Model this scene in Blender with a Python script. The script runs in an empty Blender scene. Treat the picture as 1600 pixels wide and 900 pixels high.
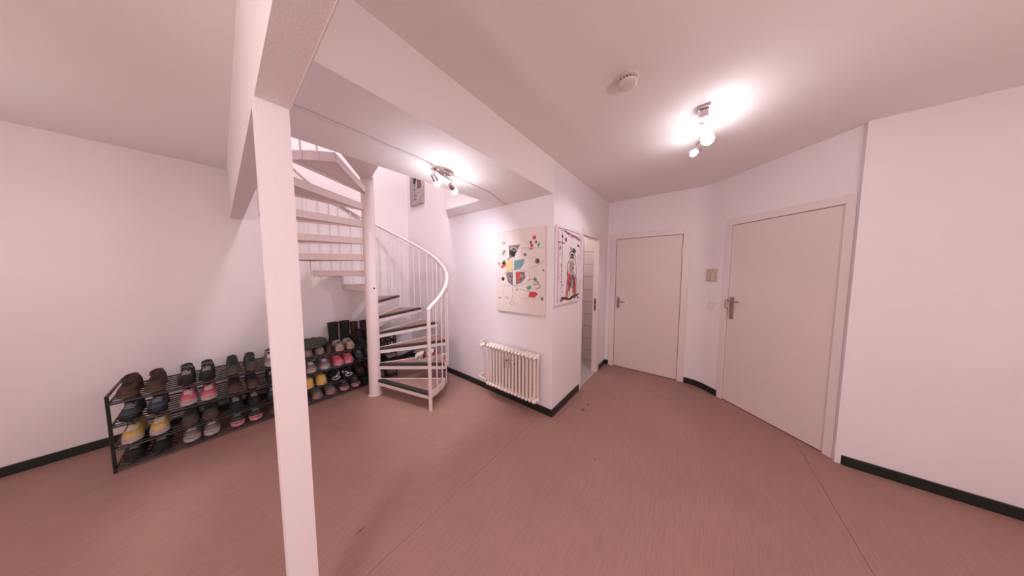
import bpy, bmesh, math, random
from math import sin, cos, pi, radians as R
from mathutils import Vector, Matrix

C = bpy.context.scene.collection
scene = bpy.context.scene

# ------------------------------------------------------------ camera
cam_d = bpy.data.cameras.new('camera'); cam = bpy.data.objects.new('camera', cam_d); C.objects.link(cam)
cam_d.sensor_width = 36.0; cam_d.lens = 361.0/1600*36.0; cam_d.clip_start = 0.01
cam.location = (1.125, -2.09, 1.52)
cam.rotation_euler = (R(90-3.97), 0, R(38.37))
scene.camera = cam
# ------------------------------------------------------------ world and big lights
w = bpy.data.worlds.new('world'); scene.world = w; w.use_nodes = True
w.node_tree.nodes['Background'].inputs[0].default_value = (1, .82, .80, 1)
w.node_tree.nodes['Background'].inputs[1].default_value = 0.15
scene.view_settings.view_transform = 'Standard'; scene.view_settings.look = 'None'
scene.view_settings.exposure = 0.14; scene.view_settings.gamma = 1.0

def area(name, loc, rot, size, power, col):
    l = bpy.data.lights.new(name, 'AREA'); l.shape = 'DISK'; l.size = size; l.energy = power; l.color = col
    o = bpy.data.objects.new(name, l); o.location = loc; o.rotation_euler = rot; C.objects.link(o); return o
def pt(name, loc, power, rad=.02, col=(1, 1, 1)):
    l = bpy.data.lights.new(name, 'POINT'); l.energy = power; l.shadow_soft_size = rad; l.color = col
    o = bpy.data.objects.new(name, l); o.location = loc; C.objects.link(o); return o
pt('rear_fill_light', (1.0, -3.5, 1.75), 60, .22, (1, .90, .88))  # added fill behind the camera, lifts the stair fronts and near ceiling
pt('rear_left_fill_light', (-1.75, -3.2, 1.75), 7, .035, (1, .92, .91))  # second added fill, from rear left, meant for baluster shadows on the wall
pt('camera_side_fill_light', (2.45, -1.5, 1.6), 34, .16, (1, .90, .89))  # floating fill out of view, added to brighten the hall ceiling
pt('bathroom_fill_light', (-.75, 1.1, 2.2), 11, .06, (1, .86, .84))  # no fitting here, light added so the bathroom isn't dark
area('upstairs_fill_light', (-1.0, -1.0, 5.1), (0, 0, 0), .5, 62, (.98, .95, .97))  # unseen disk light added to fill the stairwell from above
LAMP_COL = (.93, .93, 1.0)
P_LAMP1, P_LAMP2 = 2.5, 1.0

# ------------------------------------------------------------ materials
def mat(name, col, rough=.5, metal=0, var=0.0, vscale=6, bump=0, bscale=60, spec=.5, emit=None, estr=0, stretch=None, trans=0):
    m = bpy.data.materials.new(name); m.use_nodes = True
    nt = m.node_tree; b = nt.nodes['Principled BSDF']
    b.inputs['Base Color'].default_value = (*col, 1); b.inputs['Roughness'].default_value = rough
    b.inputs['Metallic'].default_value = metal; b.inputs['Specular IOR Level'].default_value = spec
    if trans: b.inputs['Transmission Weight'].default_value = trans
    if emit: b.inputs['Emission Color'].default_value = (*emit, 1); b.inputs['Emission Strength'].default_value = estr
    tc = nt.nodes.new('ShaderNodeTexCoord'); mp = nt.nodes.new('ShaderNodeMapping')
    nt.links.new(tc.outputs['Object'], mp.inputs[0])
    if stretch: mp.inputs['Scale'].default_value = stretch
    if var:
        n = nt.nodes.new('ShaderNodeTexNoise'); n.inputs['Scale'].default_value = vscale; n.inputs['Detail'].default_value = 5
        nt.links.new(mp.outputs[0], n.inputs[0])
        r = nt.nodes.new('ShaderNodeValToRGB'); e = r.color_ramp.elements
        e[0].position = .3; e[1].position = .7
        e[0].color = (*[c*(1-var) for c in col], 1); e[1].color = (*[min(1, c*(1+var)) for c in col], 1)
        nt.links.new(n.outputs[0], r.inputs[0]); nt.links.new(r.outputs[0], b.inputs['Base Color'])
    if bump:
        n2 = nt.nodes.new('ShaderNodeTexNoise'); n2.inputs['Scale'].default_value = bscale; n2.inputs['Detail'].default_value = 4
        nt.links.new(mp.outputs[0], n2.inputs[0])
        bu = nt.nodes.new('ShaderNodeBump'); bu.inputs['Strength'].default_value = bump; bu.inputs['Distance'].default_value = .01
        nt.links.new(n2.outputs[0], bu.inputs['Height']); nt.links.new(bu.outputs[0], b.inputs['Normal'])
    return m

M = {}
M['wall'] = mat('wall_paint', (.84, .755, .77), .75, var=.012, vscale=3, bump=.12, bscale=140)
M['ceil'] = mat('ceiling_paint', (.89, .815, .80), .85, var=.01, vscale=2, bump=.08, bscale=140)
M['door'] = mat('door_lacquer', (.78, .64, .62), .38, var=.01, vscale=2)
M['frame'] = mat('frame_lacquer', (.80, .67, .655), .35)
M['steel'] = mat('white_stair_paint', (.82, .68, .67), .38, var=.01, vscale=8)
M['nosing'] = mat('dark_rubber', (.030, .030, .024), .6, var=.2, vscale=30)
M['tread'] = mat('tread_linoleum', (.34, .19, .165), .55, var=.10, vscale=14, bump=.05)
M['black'] = mat('black_skirting', (.010, .016, .012), .35)
M['rad'] = mat('radiator_enamel', (.84, .70, .64), .3)
M['chrome'] = mat('brushed_chrome', (.62, .55, .54), .25, metal=1)
M['bronze'] = mat('dull_metal', (.42, .34, .32), .35, metal=1)
M['plastic'] = mat('white_plastic', (.78, .68, .66), .4)
M['beige'] = mat('beige_plastic', (.55, .42, .33), .45)
M['tile'] = mat('bath_tile', (.70, .60, .58), .25, var=.03, vscale=4)
M['grout'] = mat('grout', (.42, .35, .34), .8)
M['bfloor'] = mat('bath_floor_tile', (.50, .44, .43), .3, var=.04, vscale=8)
M['cable'] = mat('cable_cover', (.74, .64, .64), .6)
M['glass_lit'] = mat('lamp_glass_lit', (1, 1, 1), .3, emit=(.97, .97, 1), estr=14)
M['canvas'] = mat('canvas_cream', (.78, .655, .60), .8, var=.02, vscale=5, bump=.15, bscale=400)
M['canvas_w'] = mat('canvas_white', (.80, .69, .70), .8, var=.03, vscale=5, bump=.15, bscale=400)
M['canvas_g'] = mat('canvas_grey', (.40, .33, .32), .8, var=.18, vscale=7, bump=.15, bscale=400)
M['linen'] = mat('canvas_edge', (.52, .40, .37), .8)

def paint(n, c): M[n] = mat('paint_'+n, c, .7)
for n, c in dict(ink=(.035, .03, .035), red=(.62, .06, .06), orange=(.72, .18, .08), teal=(.17, .31, .33), green=(.14, .32, .26), yellow=(.72, .53, .20), pink=(.78, .16, .22),
                 magenta=(.55, .06, .18), brown=(.16, .07, .06), grey=(.22, .17, .18)).items(): paint(n, c)
def fab(n, c, r=.8, v=.15): M[n] = mat(n, c, r, var=v, vscale=35, bump=.2, bscale=200)
fab('sh_black', (.010, .011, .010)); fab('sh_brown', (.055, .026, .018)); fab('sh_olive', (.048, .052, .036)); fab('sh_grey', (.22, .17, .155)); fab('sh_beige', (.36, .28, .235))
fab('sh_pink', (.60, .13, .18)); fab('sh_lilac', (.24, .15, .19)); fab('sh_yellow', (.62, .40, .13)); fab('sh_blue', (.045, .065, .085)); fab('sh_dgrey', (.045, .045, .045))
fab('so_white', (.52, .45, .43)); fab('so_pink', (.66, .26, .30)); fab('so_black', (.015, .015, .014)); fab('lining', (.03, .018, .018)); fab('so_brown', (.12, .07, .05))
fab('lace_white', (.66, .58, .57)); fab('lace_grey', (.27, .25, .25)); fab('sh_rose', (.42, .22, .20))
M['rack'] = mat('rack_black_metal', (.012, .013, .012), .4)

def floor_mat():
    m = bpy.data.materials.new('linoleum_floor'); m.use_nodes = True; nt = m.node_tree; N = nt.nodes; L = nt.links
    b = N['Principled BSDF']; b.inputs['Roughness'].default_value = .5; b.inputs['Specular IOR Level'].default_value = .35
    tc = N.new('ShaderNodeTexCoord')
    def noise(sc, scale, det=6, dist=.0):
        mp = N.new('ShaderNodeMapping'); mp.inputs['Scale'].default_value = sc; L.new(tc.outputs['Object'], mp.inputs[0])
        n = N.new('ShaderNodeTexNoise'); n.inputs['Scale'].default_value = scale; n.inputs['Detail'].default_value = det; n.inputs['Distortion'].default_value = dist
        L.new(mp.outputs[0], n.inputs[0]); return n.outputs[0]
    base = N.new('ShaderNodeValToRGB'); e = base.color_ramp.elements
    e[0].position = .25; e[0].color = (.345, .192, .160, 1); e[1].position = .75; e[1].color = (.395, .222, .184, 1)
    L.new(noise((1, 1, 1), 2.2, 5), base.inputs[0])
    st = N.new('ShaderNodeValToRGB'); e = st.color_ramp.elements
    e[0].position = .34; e[0].color = (.92, .91, .91, 1); e[1].position = .68; e[1].color = (1.06, 1.065, 1.065, 1)
    L.new(noise((20, 1.3, 1), 6, 6, .3), st.inputs[0])
    mx = N.new('ShaderNodeMix'); mx.data_type = 'RGBA'; mx.blend_type = 'MULTIPLY'; mx.inputs[0].default_value = 1
    L.new(base.outputs[0], mx.inputs[6]); L.new(st.outputs[0], mx.inputs[7])
    s2 = N.new('ShaderNodeValToRGB'); e = s2.color_ramp.elements
    e[0].position = .70; e[0].color = (1, 1, 1, 1); e[1].position = .80; e[1].color = (1.12, 1.14, 1.14, 1)
    L.new(noise((22, 1.6, 1), 3.3, 3, .2), s2.inputs[0])
    mx2 = N.new('ShaderNodeMix'); mx2.data_type = 'RGBA'; mx2.blend_type = 'MULTIPLY'; mx2.inputs[0].default_value = 1
    L.new(mx.outputs[2], mx2.inputs[6]); L.new(s2.outputs[0], mx2.inputs[7])
    out = mx2.outputs[2]
    # worn spots with shapes of their own
    for (x, y, rx, ry, ang) in [(.224, .459, .020, .032, .3), (.215, .326, .026, .034, 1.0), (-.357, -1.657, .007, .035, .2), (.028, .9, .01, .02, 0), (.55, -.28, .008, .012, 0), (-.62, -1.0, .006, .012, .4)]:
        mp = N.new('ShaderNodeMapping'); mp.vector_type = 'TEXTURE'; mp.inputs['Location'].default_value = (x, y, 0); mp.inputs['Rotation'].default_value = (0, 0, ang); mp.inputs['Scale'].default_value = (rx, ry, 1)
        L.new(tc.outputs['Object'], mp.inputs[0])
        ln = N.new('ShaderNodeVectorMath'); ln.operation = 'LENGTH'; L.new(mp.outputs[0], ln.inputs[0])
        rp = N.new('ShaderNodeValToRGB'); e = rp.color_ramp.elements; e[0].position = .45; e[0].color = (.45, .45, .42, 1); e[1].position = 1; e[1].color = (1, 1, 1, 1)
        L.new(ln.outputs[1], rp.inputs[0])
        k = N.new('ShaderNodeMix'); k.data_type = 'RGBA'; k.blend_type = 'MULTIPLY'; k.inputs[0].default_value = 1
        L.new(out, k.inputs[6]); L.new(rp.outputs[0], k.inputs[7]); out = k.outputs[2]
    L.new(out, b.inputs['Base Color'])
    return m
M['floor'] = floor_mat()
def floral():
    m = bpy.data.materials.new('floral_fabric'); m.use_nodes = True; nt = m.node_tree; b = nt.nodes['Principled BSDF']; b.inputs['Roughness'].default_value = .85
    tc = nt.nodes.new('ShaderNodeTexCoord'); v = nt.nodes.new('ShaderNodeTexVoronoi'); v.inputs['Scale'].default_value = 48
    nt.links.new(tc.outputs['Object'], v.inputs[0]); sp = nt.nodes.new('ShaderNodeSeparateColor'); nt.links.new(v.outputs['Color'], sp.inputs[0])
    r = nt.nodes.new('ShaderNodeValToRGB'); r.color_ramp.interpolation = 'CONSTANT'; e = r.color_ramp.elements
    e[0].color = (.62, .55, .50, 1); e[1].position = .45; e[1].color = (.72, .22, .28, 1)
    for p, c in ((.62, (.10, .22, .13, 1)), (.74, (.66, .57, .53, 1)), (.88, (.40, .06, .12, 1))):
        q = e.new(p); q.color = c
    nt.links.new(sp.outputs[0], r.inputs[0]); nt.links.new(r.outputs[0], b.inputs['Base Color']); return m
M['floral'] = floral()

# ------------------------------------------------------------ mesh helpers
class MB:
    def __init__(s): s.v = []; s.f = []; s.mi = []; s.cur = 0
    def add(s, vs, fs):
        o = len(s.v); s.v += [tuple(v) for v in vs]; s.f += [tuple(i+o for i in f) for f in fs]; s.mi += [s.cur]*len(fs); return s
    def box(s, x0, x1, y0, y1, z0, z1):
        return s.add([(x0,y0,z0),(x1,y0,z0),(x1,y1,z0),(x0,y1,z0),(x0,y0,z1),(x1,y0,z1),(x1,y1,z1),(x0,y1,z1)],
                     [(0,3,2,1),(4,5,6,7),(0,1,5,4),(1,2,6,5),(2,3,7,6),(3,0,4,7)])
    def obox(s, c, ax, ay, hx, hy, z0, z1):
        c = Vector(c); ax = Vector((*ax, 0)).normalized(); ay = Vector((*ay, 0)).normalized(); p = []
        for z in (z0, z1):
            for sx, sy in ((-1,-1),(1,-1),(1,1),(-1,1)):
                q = Vector((c.x, c.y, 0)) + ax*hx*sx + ay*hy*sy; p.append((q.x, q.y, z))
        return s.add(p, [(0,3,2,1),(4,5,6,7),(0,1,5,4),(1,2,6,5),(2,3,7,6),(3,0,4,7)])
    def prism(s, pts, z0, z1):
        n = len(pts)
        return s.add([(x,y,z0) for x,y in pts]+[(x,y,z1) for x,y in pts],
                     [tuple(reversed(range(n))), tuple(range(n,2*n))]+[(i,(i+1)%n,n+(i+1)%n,n+i) for i in range(n)])
    def tube(s, pts, r, n=8, cap=True):
        pts = [Vector(p) for p in pts]; rs = r if isinstance(r, (list, tuple)) else [r]*len(pts)
        vs = []; fs = []; prev = None
        for i, p in enumerate(pts):
            d = (pts[min(i+1, len(pts)-1)]-pts[max(i-1, 0)]).normalized()
            if prev is None:
                a = d.cross(Vector((0,0,1))); a = d.cross(Vector((0,1,0))) if a.length < .1 else a
            else: a = prev - d*prev.dot(d)
            a.normalize(); prev = a; b = d.cross(a)
            for k in range(n):
                t = 2*pi*k/n; vs.append(p + (a*cos(t)+b*sin(t))*rs[i])
        for i in range(len(pts)-1):
            for k in range(n): fs.append((i*n+k, (i+1)*n+k, (i+1)*n+(k+1)%n, i*n+(k+1)%n))
        if cap: fs.append(tuple(range(n))); fs.append(tuple(reversed(range((len(pts)-1)*n, len(pts)*n))))
        return s.add(vs, fs)
    def lathe(s, prof, n=20, c=(0,0,0)):
        vs = [(c[0]+r*cos(2*pi*k/n), c[1]+r*sin(2*pi*k/n), c[2]+z) for r, z in prof for k in range(n)]
        fs = [(i*n+k, i*n+(k+1)%n, (i+1)*n+(k+1)%n, (i+1)*n+k) for i in range(len(prof)-1) for k in range(n)]
        fs += [tuple(reversed(range(n))), tuple(range((len(prof)-1)*n, len(prof)*n))]
        return s.add(vs, fs)
    def build(s, name, m, parent=None, smooth=False, bevel=0):
        me = bpy.data.meshes.new(name); me.from_pydata(s.v, [], s.f)
        for q in (m if isinstance(m, (list, tuple)) else [m]): me.materials.append(M[q])
        for p, i in zip(me.polygons, s.mi): p.material_index = i
        bm = bmesh.new(); bm.from_mesh(me); bmesh.ops.recalc_face_normals(bm, faces=bm.faces); bm.to_mesh(me); bm.free()
        if smooth:
            me.shade_smooth(); me.set_sharp_from_angle(angle=R(42))
        o = bpy.data.objects.new(name, me); C.objects.link(o)
        if bevel:
            b = o.modifiers.new('bevel', 'BEVEL'); b.width = bevel; b.segments = 2; b.limit_method = 'ANGLE'
        if parent is not None:
            o.parent = parent
            if parent.type == 'MESH' or True: o.matrix_parent_inverse = Matrix.Identity(4)
        return o
def tag(o, label=None, cat=None, group=None, kind=None):
    if label: o['label'] = label
    if cat: o['category'] = cat
    if group: o['group'] = group
    if kind: o['kind'] = kind
    return o
def empty(name, loc=(0,0,0), rz=0):
    o = bpy.data.objects.new(name, None); o.location = loc; o.rotation_euler = (0,0,rz); C.objects.link(o); o.empty_display_size = .1; return o
def box(name, m, x0, x1, y0, y1, z0, z1, parent=None, bevel=0):
    return MB().box(x0,x1,y0,y1,z0,z1).build(name, m, parent, bevel=bevel)
def struct(o, label, cat): return tag(o, label, cat, kind='structure')
def kids(o, d): return [x for x in d if x.parent == o]

# ------------------------------------------------------------ setting
SOF, CEI, UP, TOP = 2.29, 2.61, 2.68, 5.2
AL, AR, BN, BH = -2.85, 3.6, -5.0, -1.903      # left wall, right wall, rear wall, doorway plane
fl = box('floor', 'grout', AL-.12, AR+.12, BN-.12, 2.1, -.12, -.004); struct(fl, 'reddish brown streaked linoleum floor of the whole hall', 'floor')
seams = [AL, -2.105, -.105, 1.895, AR]
for i in range(4):
    g = .0010
    box('linoleum_sheet', 'floor', seams[i]+g, seams[i+1]-g, BN, 1.93, -.004, 0, fl)
bf = box('floor.001', 'grout', -1.6, -.0, .68, 1.44, -.002, .0015)
# bathroom floor
bpy.data.objects.remove(bf)
bfl = box('floor', 'grout', -1.7, -.004, .135, 1.79, .000, .004); struct(bfl, 'pale grey tiled bathroom floor seen through the narrow open doorway', 'floor')
for i in range(6):
    for j in range(6):
        x1 = -.005-i*.28; y0 = .14+j*.275
        box('floor_tile', 'bfloor', x1-.276, x1, y0, min(y0+.271, 1.785), .004, .008, bfl)

wr = box('wall_back', 'wall', AL-.12, 0, 0, .12, 0, TOP); struct(wr, 'long white wall carrying the radiator and rising past the spiral stairs', 'wall')
wl = box('wall_left', 'wall', AL-.12, AL, BN-.12, 0, 0, TOP); struct(wl, 'white wall behind the shoe rack, left of the stairs', 'wall')
# wall with the narrow bathroom doorway (a=0 plane)
D0, D1, DH = .755, 1.40, 2.02
mb = MB().box(-.06, 0, .12, D0, 0, CEI+.05).box(-.06, 0, D0, D1, DH, CEI+.05).box(-.06, 0, D1, 1.93, 0, CEI+.05)
wc = mb.build('wall_center', 'wall'); struct(wc, 'white wall end with the figure canvas and the narrow bathroom doorway', 'wall')
# bathroom far wall with tiles
wb = box('wall_bathroom', 'grout', -1.7, -.06, 1.80, 1.93, 0, CEI); struct(wb, 'tiled bathroom wall seen through the narrow doorway', 'wall')
for i in range(7):
    for j in range(13):
        x1 = -.062-(i-1)*.252-.07; z0 = -.03+j*.21
        if max(x1-.246, -1.69) < min(x1, -.062): box('wall_tile', 'tile', max(x1-.246, -1.69), min(x1, -.062), 1.788, 1.80, max(z0, .008), min(z0+.204, CEI), wb)
box('wall_bathroom_side', 'tile', -1.82, -1.7, .12, 1.93, 0, CEI)['kind'] = 'structure'
o = bpy.data.objects['wall_bathroom_side']; tag(o, 'plain far side wall inside the small bathroom', 'wall')
# wall with door (b=1.81)
BD = 1.81
K = (1.194, BD)                                     # kink
E1 = .11; E2 = 1.005; DT = 2.055
mb = MB().box(0, E1, BD, BD+.12, 0, CEI+.05).box(E1, E2, BD, BD+.12, DT, CEI+.05).box(E2, K[0]-.12, BD, BD+.12, 0, CEI+.05)
wd = mb.build('wall_far', 'wall'); struct(wd, 'white far wall holding the closed flush door', 'wall')
# angled wall, with entrance door
d45 = Vector((1, -1, 0)).normalized(); n45 = Vector((-1, -1, 0)).normalized()
def at45(s, off=0, z=0): return Vector((K[0], K[1], 0)) + d45*s + n45*off + Vector((0, 0, z))
def box45(mb, s0, s1, o0, o1, z0, z1):
    c = at45((s0+s1)/2, (o0+o1)/2); return mb.obox(c, d45[:2], n45[:2], (s1-s0)/2, abs(o1-o0)/2, z0, z1)
S0, S1 = .285, 1.235
cv_ = [Vector((K[0]-.12*(1-t_)**2, K[1])) + d45.xy*.12*t_**2 for t_ in [i/8 for i in range(9)]]
mb = MB(); box45(mb, .1, S0, -.12, 0, 0, CEI+.05); mb.prism([tuple(v) for v in cv_]+[tuple(at45(.12, -.12)[:2]), (K[0]+.03, K[1]+.12), (K[0]-.12, K[1]+.12)], 0, CEI+.05); box45(mb, S0, S1, -.12, 0, 2.09, CEI+.05); box45(mb, S1, 1.30, -.12, 0, 0, CEI+.05)
wa = mb.build('wall_right', 'wall'); struct(wa, 'slanted white wall with the entry panel and the entrance door', 'wall')
e = at45(1.30)
we = box('wall_east', 'wall', e.x-.05, AR+.12, e.y, e.y+.12, 0, CEI+.05); struct(we, 'white wall to the right of the entrance door', 'wall')
o = box('wall_side', 'wall', AR, AR+.12, BN-.12, e.y, 0, CEI+.05); struct(o, 'white wall at the right end of the hall', 'wall')
o = box('wall_rear', 'wall', AL, AR, BN-.12, BN, 0, CEI+.05); struct(o, 'white wall behind the viewer', 'wall')
# ceilings
mb = MB().box(0, AR+.12, BN-.12, 1.93, CEI, CEI+.07).box(AL, 0, BN-.12, BH-.08, CEI, CEI+.07)
ce = mb.build('ceiling', 'ceil'); struct(ce, 'flat painted main ceiling of the hall', 'ceiling')
o = box('ceiling', 'ceil', -1.82, -.06, .12, 1.93, CEI, CEI+.07); struct(o, 'bathroom ceiling', 'ceiling')
o = box('ceiling', 'ceil', -.72, 0, BH, 0, SOF, UP); struct(o, 'lowered white ceiling strip beside the stair opening', 'ceiling')
# door header and post in front of the viewer
o = box('trim_1', 'wall', AL, AR, BH-.085, BH, 2.10, TOP)
bpy.data.objects.remove(o)
mb = MB().box(AL, AR, BH-.085, BH, 2.10, CEI).box(AL, 1.6, BH-.085, BH, CEI, TOP)
o = mb.build('wall_header', 'wall'); struct(o, 'overhead header of the wide opening, crossing the top left corner', 'wall')
o = box('trim_2', 'frame', AL, AR, BH, BH+.004, 2.098, 2.104); struct(o, 'thin bright edge strip along the overhead header', 'trim')
o = box('trim_3', 'wall', -.125, -.043, BH-.085, BH, 0, 2.10); struct(o, 'white doorway post close to the viewer at the left', 'post')
# upstairs shell
o = box('ceiling', 'ceil', AL-.12, 1.7, BH-.1, .12, TOP, TOP+.1); struct(o, 'upstairs ceiling above the stair opening', 'ceiling')
o = box('wall_upstairs', 'wall', 1.6, 1.7, BH-.1, .12, UP+.02, TOP); struct(o, 'upstairs side wall, out of view', 'wall')
o = box('wall_upstairs', 'wall', 0, 1.6, 0, .12, UP+.02, TOP); struct(o, 'upstairs rear wall, out of view', 'wall')
# boxed shaft above the wall, its underside level with the lowered ceiling
o = MB().prism([(-.72, -.305), (-1.33, -.305), (-1.36, -.285), (-1.70, -.0), (-.72, 0)], SOF, 3.6).build('trim_4', 'wall'); struct(o, 'white boxed shaft in the stair opening beside the ceiling lamp', 'trim')
# skirting boards
def skirt(name, mb, lab): struct(mb.build(name, 'black'), lab, 'baseboard')
t = .014; hb = .074
skirt('baseboard_back', MB().prism([(AL, -t), (t, -t), (0, 0), (AL, 0)], 0, hb), 'black skirting board below the radiator')
skirt('baseboard_center', MB().prism([(0, 0), (t, -t), (t, D0-.055), (0, D0-.055)], 0, hb), 'black skirting board below the figure canvas')
skirt('baseboard_corner', MB().prism([(0, D1+.075), (t, D1+.075), (t, BD-t), (.055, BD-t), (.055, BD), (0, BD)], 0, hb), 'short black skirting piece in the corner between the two doors')
a = at45(0, t); b = at45(S0-.005, t); c = at45(S0-.005, 0)
skirt('baseboard_right', MB().prism([(E2+.055, BD), (E2+.055, BD-t), *[(v.x-t*sin(pi/4*i/8), v.y-t*cos(pi/4*i/8)) for i, v in enumerate(cv_)], (b.x, b.y), (c.x, c.y), *[tuple(v) for v in reversed(cv_)]], 0, hb), 'bent black skirting board between far door and entrance door')
skirt('baseboard_left', MB().box(AL, AL+t, BN, -t, 0, hb), 'black skirting board behind the shoe rack')
a = at45(S1+.01, 0); a2 = at45(S1+.01, t); b2 = Vector((e.x, e.y, 0))
skirt('baseboard_east', MB().prism([(a.x, a.y), (a2.x, a2.y), (e.x-.005, e.y-t), (AR, e.y-t), (AR, e.y), (e.x, e.y)], 0, hb), 'black skirting board right of the entrance door')
# cable along the lowered ceiling
cb = [(-.36,-1.88),(-.36,-1.55),(-.37,-1.46),(-.365,-1.22),(-.39,-1.08),(-.41,-.99),(-.425,-.82),(-.47,-.41),(-.58,-.12),(-.60,-.005)]
tag(MB().tube([(x, y, SOF-.006) for x, y in cb], .0055, 6).build('ceiling_cable', 'cable', smooth=True), 'thin surface cable running along the lowered ceiling past the lamp', 'cable')

# ------------------------------------------------------------ doors
def lever(parent, mbplate, name='door_handle'): pass
# door 1 (flush door in far wall)
d1 = empty('door_1', (0, BD, 0)); struct(d1, 'closed white flush door in the far wall, lever on its left', 'door')
fr = MB()
for x0, x1 in ((E1-.05, E1+.025), (E2-.025, E2+.05)): fr.box(x0, x1, -.014, .10, 0, DT+.05)
fr.box(E1+.025, E2-.025, -.014, .10, DT-.025, DT+.05); fr.build('door_frame', 'frame', d1, bevel=.003)
box('door_leaf', 'door', E1+.029, E2-.029, .006, .046, .008, DT-.029, d1, bevel=.003)
box('gasket', 'brown', E1+.0255, E2-.0255, .030, .036, .0, DT-.0255, d1)
h = box('door_handle', 'bronze', .166, .204, -.004, .006, .95, 1.12, d1, bevel=.004)
MB().tube([(.185, -.002, 1.055), (.185, -.045, 1.055), (.195, -.052, 1.055), (.29, -.052, 1.055)], .009, 8).build('lever', 'bronze', h, smooth=True)
MB().tube([(.185, -.006, .985), (.185, -.002, .985)], .009, 10).build('keyhole', 'sh_black', h)
for z in (.22, 1.75): MB().tube([(E2-.03, -.008, z), (E2-.03, -.008, z+.09)], .007, 8).build('hinge', 'frame', d1, smooth=True)
# door 2 : bathroom doorway frame, open
d2 = empty('door_2', (0, 0, 0)); struct(d2, 'narrow open bathroom doorway with white frame beside the figure canvas', 'door')
fr = MB()
for y0, y1 in ((D0-.045, D0+.012), (D1-.03, D1+.065)): fr.box(-.068, .013, y0, y1, 0, DH+.05)
fr.box(-.068, .013, D0+.012, D1-.03, DH-.03, DH+.05); fr.build('door_frame', 'frame', d2, bevel=.003)
box('threshold', 'bfloor', -.068, .0, D0+.03, D1-.03, 0, .010, d2)
sp = box('strike_plate', 'bronze', -.045, -.018, D1-.033, D1-.030, .94, 1.13, d2)
for z in (.97, 1.05): box('latch_slot', 'sh_black', -.038, -.025, D1-.0342, D1-.033, z, z+.05, sp)
# bathroom door leaf, swung open inside
lf = box('door_leaf', 'door', -.90, -.095, D0-.03, D0+.01, .012, DH-.03, d2, bevel=.003)
# door 3 : entrance door in the slanted wall
d3 = empty('door_3', at45(0), -pi/4); struct(d3, 'white entrance door in the slanted wall at the right, steel handle plates', 'door')
def L45(mb, s0, s1, o0, o1, z0, z1): return mb.box(s0, s1, -o1, -o0, z0, z1)      # local x along wall, -y into the room
fr = MB(); L45(fr, S0, S0+.055, -.10, .012, 0, 2.12); L45(fr, S1-.055, S1, -.10, .012, 0, 2.12); L45(fr, S0+.055, S1-.055, -.10, .012, 2.05, 2.12)
fr.build('door_frame', 'frame', d3, bevel=.003)
L45(MB(), S0+.058, S1-.058, -.045, -.003, .008, 2.047).build('door_leaf', 'door', d3, bevel=.003)
L45(MB(), S0+.056, S1-.056, -.030, -.024, 0, 2.049).build('gasket', 'brown', d3)
hp = L45(MB(), S0+.085, S0+.125, -.003, .010, .98, 1.235).build('handle_plate', 'bronze', d3, bevel=.005)
MB().tube([(S0+.105, -.010, 1.19), (S0+.105, -.055, 1.19), (S0+.12, -.063, 1.19), (S0+.215, -.063, 1.19)], .010, 8).build('lever', 'bronze', hp, smooth=True)
MB().tube([(S0+.105, -.010, 1.06), (S0+.105, -.024, 1.06)], .016, 12).build('lock_cylinder', 'chrome', hp, smooth=True)
gb = MB().tube([(S0+.068, -.010, 1.20), (S0+.068, -.040, 1.195), (S0+.068, -.046, 1.15), (S0+.068, -.040, 1.105), (S0+.068, -.010, 1.10)], .006, 8).build('door_guard', 'bronze', d3, smooth=True)

# entry phone and switches
p = at45(.14)
ph = empty('entry_phone', (p.x, p.y, 0), -pi/4); tag(ph, 'beige entry panel on the slanted wall above the light switch', 'intercom')
MB().box(-.055, .06, -.03, 0, 1.405, 1.56).build('housing', 'beige', ph, bevel=.006)
MB().box(-.045, .0, -.034, -.03, 1.42, 1.545).build('handset', 'beige', ph, bevel=.003)
for k in range(3): MB().box(.018, .045, -.033, -.03, 1.43+k*.03, 1.446+k*.03).build('button', 'plastic', ph)
p = at45(.152)
sw = empty('light_switch', (p.x, p.y, 0), -pi/4); tag(sw, 'white rocker switch below the beige entry panel', 'switch')
MB().box(-.04, .04, -.010, 0, 1.065, 1.145).build('cover_plate', 'plastic', sw, bevel=.003)
MB().box(-.028, .028, -.015, -.008, 1.078, 1.132).build('rocker', 'plastic', sw, bevel=.003)

# ------------------------------------------------------------ smoke detector
sd = empty('smoke_detector', (.78, -.607, CEI)); tag(sd, 'round white smoke detector on the main ceiling', 'smoke detector')
MB().lathe([(.053, 0), (.056, -.006), (.056, -.014), (.050, -.018)], 28).build('base_ring', 'plastic', sd, smooth=True)
MB().lathe([(.044, -.016), (.044, -.030)], 28).build('inner_core', 'grey', sd, smooth=True)
MB().lathe([(.052, -.031), (.051, -.038), (.042, -.046), (.015, -.049)], 28).build('cap', 'plastic', sd, smooth=True)
for k in range(20):
    t_ = 2*pi*k/20
    MB().obox((.049*cos(t_), .049*sin(t_), 0), (cos(t_), sin(t_)), (-sin(t_), cos(t_)), .004, .002, -.032, -.017).build('vent_rib', 'plastic', sd)

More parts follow.
